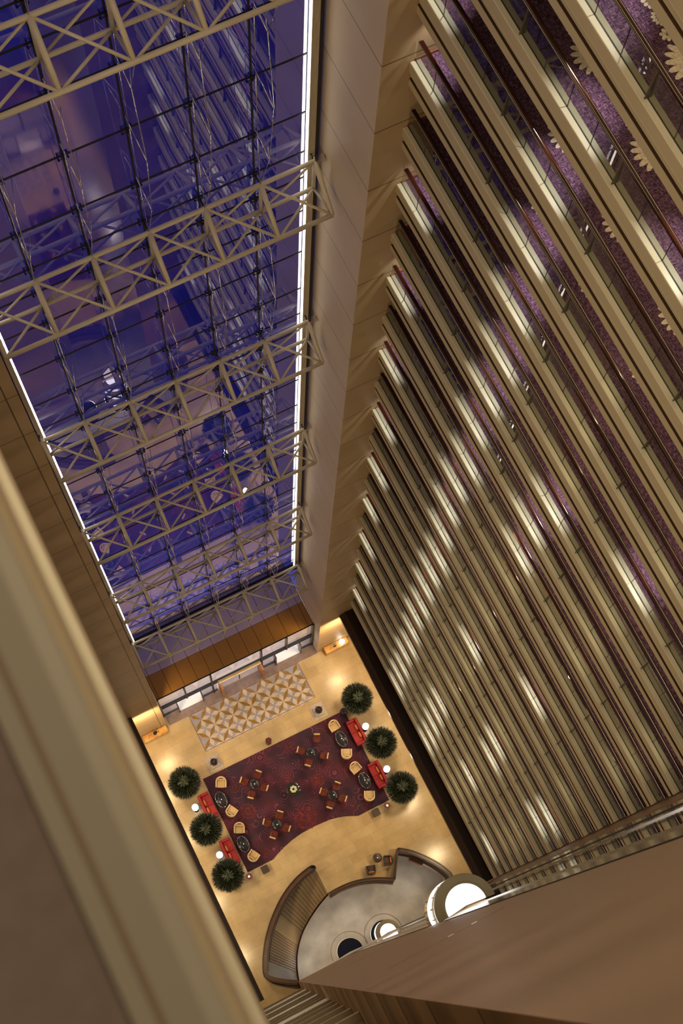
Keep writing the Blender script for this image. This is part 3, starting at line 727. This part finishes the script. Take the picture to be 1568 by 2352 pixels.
# sofas
def sofa():
    t = thing('sofa', '', 'sofa')        # back on -x side, length along y
    MB().box(-.36, -.82, .10, .36, .82, .28).build('base', redfab, t, bevel=.02)
    MB().box(-.38, -.82, .12, -.20, .82, .74).build('backrest', redfab, t, bevel=.04)
    MB().box(-.36, -.86, .12, .36, -.70, .56).build('armrest', redfab, t, bevel=.04); MB().box(-.36, .70, .12, .36, .86, .56).build('armrest', redfab, t, bevel=.04)
    MB().box(-.20, -.69, .28, .38, -.01, .43).build('seat_cushion', redfab, t, bevel=.03); MB().box(-.20, .01, .28, .38, .69, .43).build('seat_cushion', redfab, t, bevel=.03)
    for sx in (-1, 1):
        for sy in (-1, 1): MB().bar((sx * .3, sy * .75, .11), (sx * .3, sy * .75, 0), .025, n=8).build('leg', darkwood, t)
    return t
s0 = sofa()
sf = [(.50, 11.62, 0, 'left rear red sofa beside the upper left tree'), (.50, 8.42, 0, 'left front red sofa between the lower two left trees'),
      (11.20, 11.60, PI, 'right rear red sofa between the upper two right trees'), (11.18, 8.52, PI, 'right front red sofa beside the lowest right tree')]
for i, (x, y, rz, lab) in enumerate(sf):
    if i == 0: s0.location = (x, y, fz); s0['label'] = lab; s0['group'] = 'red sofas along the rug sides'
    else: dup(s0, (x, y, fz), rz, lab, 'red sofas along the rug sides')
pl0 = None
pos_w = ['rear', 'front']
for i, (x, y, rz, lab) in enumerate(sf):
    for q, dy in enumerate((.28, -.26)):
        cx = x + (.0 if rz == 0 else 0.0) - (.10 if rz == 0 else -.10)
        lab2 = '%s orange bolster cushion on the %s' % (pos_w[q], lab.split(' beside')[0].split(' between')[0])
        if pl0 is None:
            g = MB(); g.lathe([(0, -.20), (.07, -.19), (.10, -.08), (.10, .08), (.07, .19), (0, .20)], 14)
            g.v = [(v[0] * .8, v[2], v[1] * 1.1) for v in g.v]; pl0 = g.build('cushion', orangefab, None, True); tag(pl0, lab2, 'cushion', 'orange cushions on the sofas'); pl0.location = (cx, y + dy, fz + .54)
        else:
            c = pl0.copy(); C.objects.link(c); c.location = (cx, y + dy, fz + .54); c['label'] = lab2
        
# oval glass tables
def oval():
    t = thing('oval_coffee_table', '', 'coffee table')
    MB().lathe([(0, .42), (.98, .42), (1, .43), (.98, .44), (0, .44)], 40, sx=.33, sy=.52).build('table_top', blackglass, t, True)
    rim = MB(); n = 40
    for i in range(n):
        a, b = 2 * PI * i / n, 2 * PI * (i + 1) / n; rim.bar((.335 * K(a), .525 * S(a), .43), (.335 * K(b), .525 * S(b), .43), .014, n=6)
    rim.build('rim', chrome, t, True)
    MB().lathe([(0, .08), (.8, .08), (.8, .10), (0, .10)], 32, sx=.28, sy=.42).build('shelf', blackglass, t, True)
    for i in range(4):
        a = PI / 4 + PI / 2 * i; MB().bar((.24 * K(a), .38 * S(a), .43), (.26 * K(a), .42 * S(a), 0), .015, n=8).build('leg', chrome, t)
    return t
o0 = oval()
candle_spots = []
for i, (x, y, lab) in enumerate([(1.43, 11.62, 'oval dark glass coffee table in front of the left rear sofa'), (1.48, 8.47, 'oval dark glass coffee table in front of the left front sofa'),
                                 (10.10, 11.64, 'oval dark glass coffee table in front of the right rear sofa'), (10.22, 8.58, 'oval dark glass coffee table in front of the right front sofa')]):
    if i == 0: o0.location = (x, y, fz); o0['label'] = lab; o0['group'] = 'oval coffee tables'
    else: dup(o0, (x, y, fz), 0, lab, 'oval coffee tables')
    candle_spots.append((x + .02, y, fz + .44, lab.replace('oval dark glass coffee table', 'tiny glowing candle on the oval table')))
# round tables with four leather chairs
def rtable(top):
    t = thing('round_table', '', 'table')
    MB().lathe([(0, .66), (.30, .66), (.31, .675), (.30, .69), (0, .69)], 40).build('table_top', top, t, True)
    MB().lathe([(.03, .03), (.03, .66), (.0, .66)], 12).build('pole', darkpot, t, True); MB().lathe([(0, 0), (.20, 0), (.19, .03), (0, .035)], 24).build('base', darkpot, t, True)
    return t
rt = rtable(blackglass)
def dchair():
    t = thing('leather_chair', '', 'chair')     # faces -y (towards the table), back at +y
    MB().box(-.20, -.26, .38, .20, .20, .46).build('seat', rustleather, t, bevel=.03)
    g = MB().box(-.20, .19, .46, .20, .27, .82); g.build('backrest', creamleather, t, bevel=.025)
    for s in (-1, 1):
        MB().tube([(s * .23, .24, .80), (s * .24, .10, .64), (s * .24, -.16, .62), (s * .23, -.20, .46)], .018).build('armrest', rustleather, t, True)
        for y in (-.22, .22): MB().bar((s * .19, y, .40), (s * .21, y * 1.05, 0), .018, .013, 8).build('leg', darkwood, t)
    return t
dc = dchair(); first = True; ft = True
TB = [(3.74, 11.54, 'rear left', [(4.20, 11.98), (3.26, 12.00), (4.22, 11.08), (3.30, 11.02)]),
      (7.93, 11.70, 'rear right', [(8.68, 12.38), (7.40, 12.12), (8.60, 11.17), (7.50, 11.22)]),
      (3.90, 8.59, 'front left', [(4.32, 9.05), (3.42, 8.98), (4.36, 8.14), (3.46, 8.12)]),
      (7.98, 8.63, 'front right', [(8.42, 9.05), (7.52, 9.08), (8.42, 8.20), (7.54, 8.18)])]
cn = {(-1, -1): 'lower left', (1, -1): 'lower right', (-1, 1): 'upper left', (1, 1): 'upper right'}
cw = ['topmost', 'leftmost', 'rightmost', 'bottom']
for tx, ty, w_, chs in TB:
    lab = 'small round dark table at the %s of the rug with four leather chairs' % w_
    if ft: rt.location = (tx, ty, fz); rt['label'] = lab; rt['group'] = 'round tables on the rug'; ft = False
    else: dup(rt, (tx, ty, fz), 0, lab, 'round tables on the rug')
    candle_spots.append((tx + .03, ty - .02, fz + .69, 'tiny glowing candle on the %s round table' % w_))
    for q, (cx, cy) in enumerate(chs):
        d = Vector((cx - tx, cy - ty)); dd = d.normalized() * max(d.length, .60); cx, cy = tx + dd.x, ty + dd.y
        rz = math.atan2(dd.y, dd.x) - PI / 2
        if w_ == 'rear right' and q == 0: rz = -.45
        lab = '%s rust leather chair with cream back at the %s round table' % (cw[q], w_)
        if first: dc.location = (cx, cy, fz); dc.rotation_euler = (0, 0, rz); dc['label'] = lab; dc['group'] = 'leather chairs round the tables'; first = False
        else: dup(dc, (cx, cy, fz), rz, lab, 'leather chairs round the tables')
cd = None
for x, y, z, lab in candle_spots:
    if cd is None:
        cd = thing('candle', lab, 'candle', (x, y, z), 0, 'candles on the lobby tables')
        MB().lathe([(0, 0), (.028, 0), (.032, .05), (.0, .05)], 12).build('holder', chrome, cd, True)
        MB().lathe([(0, .05), (.02, .055), (.0, .09)], 10).build('flame', lampwhite, cd, True)
    else: dup(cd, (x, y, z), 0, lab)
# flower table
ftb = thing('pedestal_table', 'round green black table in the middle of the rug holding white flowers', 'table', (5.86, 10.1, fz))
MB().lathe([(0, .68), (.43, .68), (.45, .70), (.43, .72), (0, .72)], 40).build('table_top', greenglass, ftb, True)
MB().lathe([(0, 0), (.25, 0), (.10, .06), (.08, .60), (.2, .68), (0, .68)], 24).build('pedestal', darkpot, ftb, True)
fv = thing('flower_bowl', 'bowl of round white blooms on the middle table', 'flowers', (5.84, 10.08, fz + .72))
MB().lathe([(0, 0), (.12, 0), (.20, .12), (.18, .13), (0, .10)], 24).build('bowl', chrome, fv, True)
gl = MB(); rr = random.Random(3)
for i in range(26):
    a = rr.uniform(0, 6.28); gl.bar((0, 0, .12), (.2 * K(a), .2 * S(a), .22), .03, .004, 5)
gl.build('leaves', leafm2, fv)
def bloom():
    g = MB()
    for i in range(9):
        a = 2 * PI * i / 9; c = (.048 * K(a), .048 * S(a))
        g.lathe([(0, -.012), (.03, -.008), (.034, .004), (.018, .014), (0, .015)], 8, (c[0], c[1], .0))
    return g
bl = bloom(); b0 = None
for i in range(7):
    a = 2 * PI * i / 7 + .3; x, y = (.155 * K(a), .155 * S(a)) if i else (.0, .0)
    if b0 is None: b0 = bl.build('bloom', petal, fv, True); b0.location = (.155 * K(a), .155 * S(a), .25)
    else: c = b0.copy(); C.objects.link(c); c.parent = fv; c.location = (.155 * K(a), .155 * S(a), .25)
# stools, lamp tables, floor lamps
for x, s in ((2.02, 'left'), (9.97, 'right')):
    t = thing('cube_stool', 'dark square stool off the front %s corner of the rug' % s, 'stool', (x, 6.44, 0), 0, 'dark square stools')
    MB().box(-.22, -.22, .06, .22, .22, .42).build('body', blackst, t, bevel=.01); MB().box(-.23, -.23, .42, .23, .23, .46).build('seat', mat('dark brown leather', (.05, .028, .024), .5), t, bevel=.012)
    MB().box(-.19, -.19, 0, .19, .19, .06).build('plinth', gap, t)
def octa(r, z0, z1, m=None):
    return (m or MB()).prism([(r * K(PI / 8 + PI / 4 * i), r * S(PI / 8 + PI / 4 * i)) for i in range(8)], z0, z1)
for x, s in ((.92, 'left'), (10.76, 'right')):
    t = thing('octagonal_table', 'small octagonal red brown table carrying a lamp at the front %s rug corner' % s, 'side table', (x, 6.47, 0), 0, 'octagonal side tables')
    octa(.24, .50, .54).build('table_top', skirt, t); octa(.16, .0, .50).build('body', skirt, t)
    t = thing('table_lamp', 'small white table lamp on the octagonal table at the front %s rug corner' % s, 'lamp', (x, 6.47, .54), 0, 'lamps on octagonal tables')
    MB().lathe([(0, 0), (.07, 0), (.02, .04), (.02, .22), (0, .22)], 16).build('base', chrome, t, True)
    MB().lathe([(.10, .20), (.07, .36), (.06, .36), (.09, .20)], 24).build('lamp_shade', cream2, t, True)
    MB().lathe([(0, .24), (.04, .27), (.03, .32), (0, .33)], 12).build('bulb', lampwhite, t, True)
    pl = bpy.data.lights.new('lamp glow', 'POINT'); pl.energy = 6; pl.color = WHITE; pl.shadow_soft_size = .06; po = bpy.data.objects.new('lamp glow', pl); C.objects.link(po); po.location = (x, 6.47, 1.1)
for x, y, lab in ((-.26, 11.79, 'between the upper and middle left trees'), (-.16, 8.44, 'between the middle and lowest left trees'), (11.76, 11.54, 'between the upper and middle right trees'), (11.72, 8.49, 'between the middle and lowest right trees')):
    t = thing('floor_lamp', 'white drum floor lamp behind the sofa ' + lab, 'lamp', (x, y, 0), 0, 'drum floor lamps behind the sofas')
    MB().lathe([(0, 0), (.16, 0), (.15, .03), (0, .035)], 24).build('base', darkpot, t, True); MB().bar((0, 0, .03), (0, 0, 1.5), .014).build('pole', darkpot, t, True)
    MB().lathe([(0, 1.30), (.20, 1.30), (.20, 1.62), (0, 1.62)], 32).build('lamp_shade', lampwhite, t)
    pl = bpy.data.lights.new('lamp glow', 'POINT'); pl.energy = 25; pl.color = WHITE; pl.shadow_soft_size = .15; po = bpy.data.objects.new('lamp glow', pl); C.objects.link(po); po.location = (x, y, 1.9)
t = thing('hexagonal_stand', 'dark hexagonal stand on the pale floor behind the rug centre', 'stand', (5.79, 13.61, 0))
MB().prism([(.20 * K(PI / 3 * i), .20 * S(PI / 3 * i)) for i in range(6)], 0, .8).build('body', blackst, t); MB().prism([(.22 * K(PI / 3 * i), .22 * S(PI / 3 * i)) for i in range(6)], .8, .85).build('top', mat('dark red lacquer', (.10, .03, .03), .3), t)
for x, s in ((2.05, 'left'), (9.62, 'right')):
    t = thing('plinth', 'pale square stone plinth behind the rug at the %s' % s, 'plinth', (x, 13.98, 0), 0, 'stone plinths under the urns')
    MB().box(-.46, -.52, 0, .46, .52, .05).build('base', plinthst, t); MB().box(-.32, -.32, .05, .32, .32, .22).build('body', plinthst, t, bevel=.01)
    t = thing('bronze_urn', 'dark round bronze urn with four lugs on the %s plinth' % s, 'urn', (x, 13.98, .22), 0, 'bronze urns on plinths')
    MB().lathe([(0, 0), (.14, 0), (.22, .15), (.24, .40), (.20, .52), (.16, .52), (.15, .44), (0, .42)], 32).build('body', darkpot, t, True)
    for i in range(4): a = PI / 2 * i + .3; MB().bar((.22 * K(a), .22 * S(a), .46), (.30 * K(a), .30 * S(a), .50), .02, n=6).build('lug', darkpot, t)
t = thing('black_urn', 'dark round jar half under the upper right tree', 'jar', (11.05, 13.17, .022))
MB().lathe([(0, 0), (.15, 0), (.26, .25), (.24, .5), (.14, .62), (.10, .62), (0, .58)], 28).build('body', darkpot, t, True)
# trees
def tree():
    t = thing('potted_tree', '', 'tree')
    MB().lathe([(0, 0), (.28, 0), (.36, .6), (.32, .6), (.30, .52), (0, .52)], 28).build('pot', darkpot, t, True)
    MB().lathe([(0, .50), (.31, .50), (0, .54)], 20).build('soil', soil, t)
    MB().tube([(0, 0, .5), (.03, .02, 1.2), (-.02, .01, 2.0), (0, 0, 2.3)], .06).build('trunk', soil, t, True)
    g = MB(); rr = random.Random(11)
    N = 2300
    for i in range(N):
        ph = 2 * PI * i * .618034; u = 1 - 1.25 * (i + .5) / N; rad = math.sqrt(max(0, 1 - u * u)); d = Vector((rad * K(ph), rad * S(ph), u)); d += Vector((rr.uniform(-.12, .12), rr.uniform(-.12, .12), rr.uniform(-.1, .1))); d.normalize()
        ln = 1.08 + rr.uniform(-.12, .08); st = .22 + rr.uniform(0, .4); c = Vector((0, 0, 2.55)); a = c + Vector((d.x, d.y, d.z * .75)) * st; b = c + Vector((d.x, d.y, d.z * .72 - .05)) * ln
        ax = (b - a).normalized(); sd = ax.cross(Vector((rr.uniform(-1, 1), rr.uniform(-1, 1), rr.uniform(.2, 1)))).normalized() * .021; m = a.lerp(b, .6) + Vector((0, 0, .02))
        up = ax.cross(sd) * .25
        g.add([a - sd * .5, a + sd * .5, m + sd, b, m - sd, m + up], [(0, 1, 2, 5), (5, 2, 3), (5, 3, 4), (0, 5, 4)])
    g.build('foliage', leafm, t)
    g = MB()
    for i in range(70):
        ph = rr.uniform(0, 6.28); rad = rr.uniform(.02, .28); a = Vector((rad * K(ph), rad * S(ph), 3.15)); d = Vector((K(ph) * .8, S(ph) * .8, .6)).normalized(); b = a + d * .25; sd = d.cross(Vector((0, 0, 1))).normalized() * .014
        g.add([a - sd, a + sd, b], [(0, 1, 2)])
    g.build('young_leaves', leafm2, t)
    return t
tr0 = tree()
for i, (x, y, lab) in enumerate([(-.20, 13.36, 'uppermost spiky palm ball tree on the left of the rug'), (-.23, 10.13, 'middle spiky palm ball tree on the left of the rug'), (-.22, 7.0, 'lowest spiky palm ball tree on the left of the rug'),
                                 (11.96, 13.25, 'uppermost spiky palm ball tree on the right of the rug'), (12.03, 10.04, 'middle spiky palm ball tree on the right of the rug'), (11.91, 6.94, 'lowest spiky palm ball tree on the right of the rug')]):
    if i == 0: tr0.location = (x, y, 0); tr0['label'] = lab; tr0['group'] = 'spiky potted trees flanking the rug'
    else: dup(tr0, (x, y, 0), i * 1.1, lab, 'spiky potted trees flanking the rug')
# brown chairs by the parapet
B0 = tub_chair('club_chair', 'dark brown club chair with orange cushion left of the small round table by the parapet', mat('dark brown hide', (.05, .03, .022), .5), MATS['dark brown hide'], .62, .62, .70, orangefab)
B0.location = (8.02, 3.36, 0); B0.rotation_euler = (0, 0, -.46 + PI + .15); B0['group'] = 'brown club chairs by the parapet'
dup(B0, (9.28, 3.42, 0), -1.15 - .8, 'dark brown club chair with orange cushion right of the small round table by the parapet')
t = thing('round_side_table', 'small dark round table between the two brown club chairs', 'side table', (8.71, 3.85, 0))
MB().lathe([(0, .50), (.29, .50), (.30, .515), (.29, .53), (0, .53)], 36).build('table_top', mat('dark stained top', (.07, .045, .035), .4), t, True)
MB().lathe([(0, 0), (.18, 0), (.03, .04), (.03, .50), (0, .50)], 20).build('pedestal', darkpot, t, True)
dup(cd, (8.71, 3.85, .53), 0, 'tiny glowing candle on the small table between the brown club chairs', 'candles on the lobby tables')

# ------------------------------------------------------------------ sunken lower lobby: parapet, stairs
def resample(pts, n):
    P = [Vector(p) for p in pts]; ds = [0]
    for a, b in zip(P, P[1:]): ds.append(ds[-1] + (b - a).length)
    out = []
    for i in range(n):
        s = ds[-1] * i / (n - 1); j = 0
        while j < len(ds) - 2 and ds[j + 1] < s: j += 1
        f = (s - ds[j]) / (ds[j + 1] - ds[j]); f = min(max(f, 0), 1); out.append(P[j].lerp(P[j + 1], f))
    return out
def smooth(pts, it=3):
    P = [Vector(p) for p in pts]
    for _ in range(it):
        Q = [P[0]]
        for a, b in zip(P, P[1:]): Q += [a.lerp(b, .25), a.lerp(b, .75)]
        Q.append(P[-1]); P = Q
    return P
outer = resample(smooth([(4.60, 5.12), (3.6, 4.93), (2.42, 4.40), (1.36, 3.62), (.38, 2.64), (-.34, 1.58), (-.66, .86)], 2), 60)
outer2 = smooth([(-.66, .86), (-.74, .55), (-.45, .25), (.0, -.12), (.82, -.62)], 2)
inner = resample(smooth([(5.0, 3.30), (4.1, 2.96), (3.18, 2.47), (2.30, 1.84), (1.58, .98), (1.16, .12), (.95, -.60)], 2), 60)
walnut = mat('walnut parapet', (.10, .045, .020), .3, var=.3, vscale=2)
pr = thing('curved_parapet', 'curved walnut parapet with black rail around the outer side of the stairs', 'parapet', (0, 0, 0))
full = outer + outer2[1:]
MB().wall(full, 0, .95, .24).build('wood_capping', walnut, pr)
off = lambda P, d: [Vector((p.x - (P[min(i + 1, len(P) - 1)] - P[max(i - 1, 0)]).normalized().y * d, p.y + (P[min(i + 1, len(P) - 1)] - P[max(i - 1, 0)]).normalized().x * d)) for i, p in enumerate(P)]
MB().wall(off(full, -.17), 0, 1.03, .06).build('outer_rail', blackst, pr)
MB().wall(off(outer, .17), -.2, .98, .05).build('inner_rail', blackst, pr)
nose = [Vector((4.60 + .20 * S(a), 5.02 + .17 * K(a) - .0)) for a in [PI * i / 10 for i in range(11)]]
g = MB().wall([Vector((4.55, 5.27)), Vector((4.72, 5.29)), Vector((4.87, 5.22)), Vector((4.92, 5.08)), Vector((4.82, 4.97)), Vector((4.62, 4.96))], 0, 1.03, .06); g.build('rail_end', blackst, pr)
MB().wall([Vector((x, y)) for x, y in VOID[5:11]], -1.2, 0, .06).build('edge_lining', walnut, pr)
# stair
st = thing('staircase', 'curved marble staircase descending around the lower lobby', 'stairs', (0, 0, 0))
oi = resample([(4.90, 4.86)] + [p[:] for p in off(outer, .20)], 60); n1, n2 = 14, 11
ts = [.0 + .48 * i / n1 for i in range(n1 + 1)] + [.64 + .27 * i / n2 for i in range(n2 + 1)]
def at(P, t): f = t * (len(P) - 1); j = min(int(f), len(P) - 2); return P[j].lerp(P[j + 1], f - j)
zs = -.0; stm = mat('stair marble', (.42, .30, .165), .3, var=.12, vscale=2); nosem = mat('stair nosing strip', (.12, .06, .03), .5)
ts2 = ts + [1.0]; nosg = MB()
for i in range(len(ts2) - 1):
    zs = -.17 * (i + 1) if i else -.17
    a, b = ts2[i], ts2[i + 1]; A, B_ = at(oi, a), at(inner, a); A2, B2 = at(oi, b), at(inner, b)
    MB().prism([A[:], B_[:], B2[:], A2[:]], zs - .17, zs).build('landing' if i in (n1, len(ts2) - 2) else 'tread', stm, st)
    d = (A2 - A).normalized() * .03; nosg.prism([A2[:], B2[:], (B2 - d)[:], (A2 - d)[:]], zs, zs + .004)
nosg.build('nosing_strips', nosem, st)
zo = [(-.17 * (len(ts2) - 1)) * max(0, (i / 59 - .03)) / .95 for i in range(60)]
MB().wall(inner, -.4, .80, .10, zoff=zo).build('inner_string', darkwood, st)
# parapet to the right of stairs
cur = smooth([(4.98, 3.22), (5.77, 3.26), (6.75, 3.16), (7.64, 2.90), (8.4, 2.54), (9.06, 2.14)], 2)
pr2 = thing('curved_parapet', 'low walnut parapet curving from the stairs to the notch by the club chairs', 'parapet', (0, 0, 0))
MB().wall(cur, 0, .95, .10).build('wood_panel', walnut, pr2); MB().wall(off(cur, .07), 0, 1.0, .05).build('rail', blackst, pr2)
MB().wall(off(cur, -.06), -1.3, 0, .08).build('edge_lining', brownwood, pr2); MB().wall(off(cur, -.16), -1.3, -.7, .10).build('lower_ledge', greystone2, pr2)
sd_ = [Vector((9.08, 2.18)), Vector((9.59, 2.96)), Vector((10.15, 3.77))]
pr3 = thing('straight_parapet', 'short straight dark parapet between the club chairs and the lower lobby', 'parapet', (0, 0, 0))
MB().wall(sd_, 0, .95, .08).build('wood_panel', walnut, pr3); MB().wall(off(sd_, .05), 0, 1.0, .05).build('rail', blackst, pr3); MB().wall(off(sd_, -.05), -1.3, 0, .06).build('edge_lining', brownwood, pr3)
rc = smooth([(10.15, 3.77), (10.78, 3.33), (11.48, 2.55), (12.03, 1.77), (12.34, 1.14), (12.45, .77), (12.30, .40), (12.1, .2)], 2)
pr4 = thing('curved_parapet', 'walnut parapet with black rail curving down the right side of the lower lobby', 'parapet', (0, 0, 0))
MB().wall(off(rc, -.10), 0, .95, .18).build('wood_panel', walnut, pr4); MB().wall(rc, 0, 1.03, .06).build('outer_rail', blackst, pr4)
MB().wall(off(rc, -.22), -.2, .9, .05).build('inner_rail', blackst, pr4); MB().wall(off(rc, -.30), -1.4, -.3, .12).build('edge_lining', greystone2, pr4)
t = thing('side_shelf', 'dark wooden shelf on the inside of the right parapet', 'shelf', (10.95, 2.62, -.9), -.85)
MB().box(-.45, -.20, 0, .45, .12, .5).build('body', brownwood, t); MB().box(-.47, -.24, .5, .47, .12, .56).build('top', skirt, t)

# lift pits and capsules
AA = math.radians(-6); AB = math.radians(186)
pitm = mat('painted pit darkness', (.004, .005, .014), .6, spec=.1); whiteband = mat('white lit band', (.9, .9, .9), .4, emis=(1, .97, .92), estr=1.1); khaki = mat('khaki metal', (.26, .23, .16), .4, metal=.2)
cabg = mat('bronze cab glass', (.30, .20, .11), .12, metal=.7)
for x, s in ((4.80, 'left'), (7.28, 'right')):
    t = thing('lift_pit', 'round dark lift pit ringed with steel at the foot of the core, the %s one' % s, 'lift pit', (x, -.50, -4.5))
    MB().ring([(1.26, .0), (1.29, .0), (1.29, .02), (1.26, .02)], 48, AA + .06, AB - .06).build('outer_ring', brownwood, t)
    MB().ring([(.86, 0), (.895, 0), (.895, .05), (.86, .05)], 48, AA + .04, AB - .04).build('rim', chrome, t)
    MB().ring([(.0, .006), (.86, .006), (.86, .012), (0, .012)], 48, AA + .04, AB - .04).build('pit_shade_disc', pitm, t)  # flat black disc paints the darkness inside the pit; no hole beneath
def cab(z, x, label):
    t = thing('capsule_lift', label, 'lift', (x, -.50, z))
    R = .77
    def rg_(name, prof, m): MB().ring(prof, 48, AA, AB).build(name, m, t)
    rg_('roof_lamp', [(0, 0), (.52, 0), (.52, .03), (0, .03)], cabwhite)
    rg_('roof_ring', [(.52, -.04), (.52, .04), (.56, .04), (.58, .0), (R - .01, -.03), (R, -.06), (R, -.26), (.52, -.26)], khaki)
    rg_('upper_light_band', [(R - .15, -.26), (R - .06, -.26), (R - .04, -.64), (R - .15, -.64)], whiteband)
    rg_('silver_band', [(R - .15, -.64), (R, -.64), (R, -.74), (R - .15, -.74)], chrome)
    rg_('cab_glass', [(R - .15, -.74), (R - .05, -.74), (R - .05, -1.6), (R - .15, -1.6)], cabg)
    rg_('lower_light_band', [(R - .15, -1.6), (R - .03, -1.6), (R, -1.7), (R, -2.1), (R - .06, -2.2), (R - .15, -2.2)], whiteband)
    rg_('lower_body', [(R - .15, -2.2), (R - .05, -2.2), (R - .04, -3.3), (R - .15, -3.3)], chrome)
    rg_('underside', [(0, -3.3), (R - .04, -3.3), (R - .10, -3.9), (.3, -4.2), (0, -4.2)], whiteband)
    for i in range(9):
        a = PI * i / 8; a = min(max(a, .05), PI - .05); MB().bar(((R - .03) * K(a), (R - .03) * S(a), -.6), ((R - .03) * K(a), (R - .03) * S(a), -3.3), .02, n=6).build('glazing_bar', chrome, t)
cab(61.2, 4.80, 'large capsule lift with glowing round roof, high on the core wall')
cab(-.1, 7.28, 'small capsule lift with glowing round roof, down in its pit')
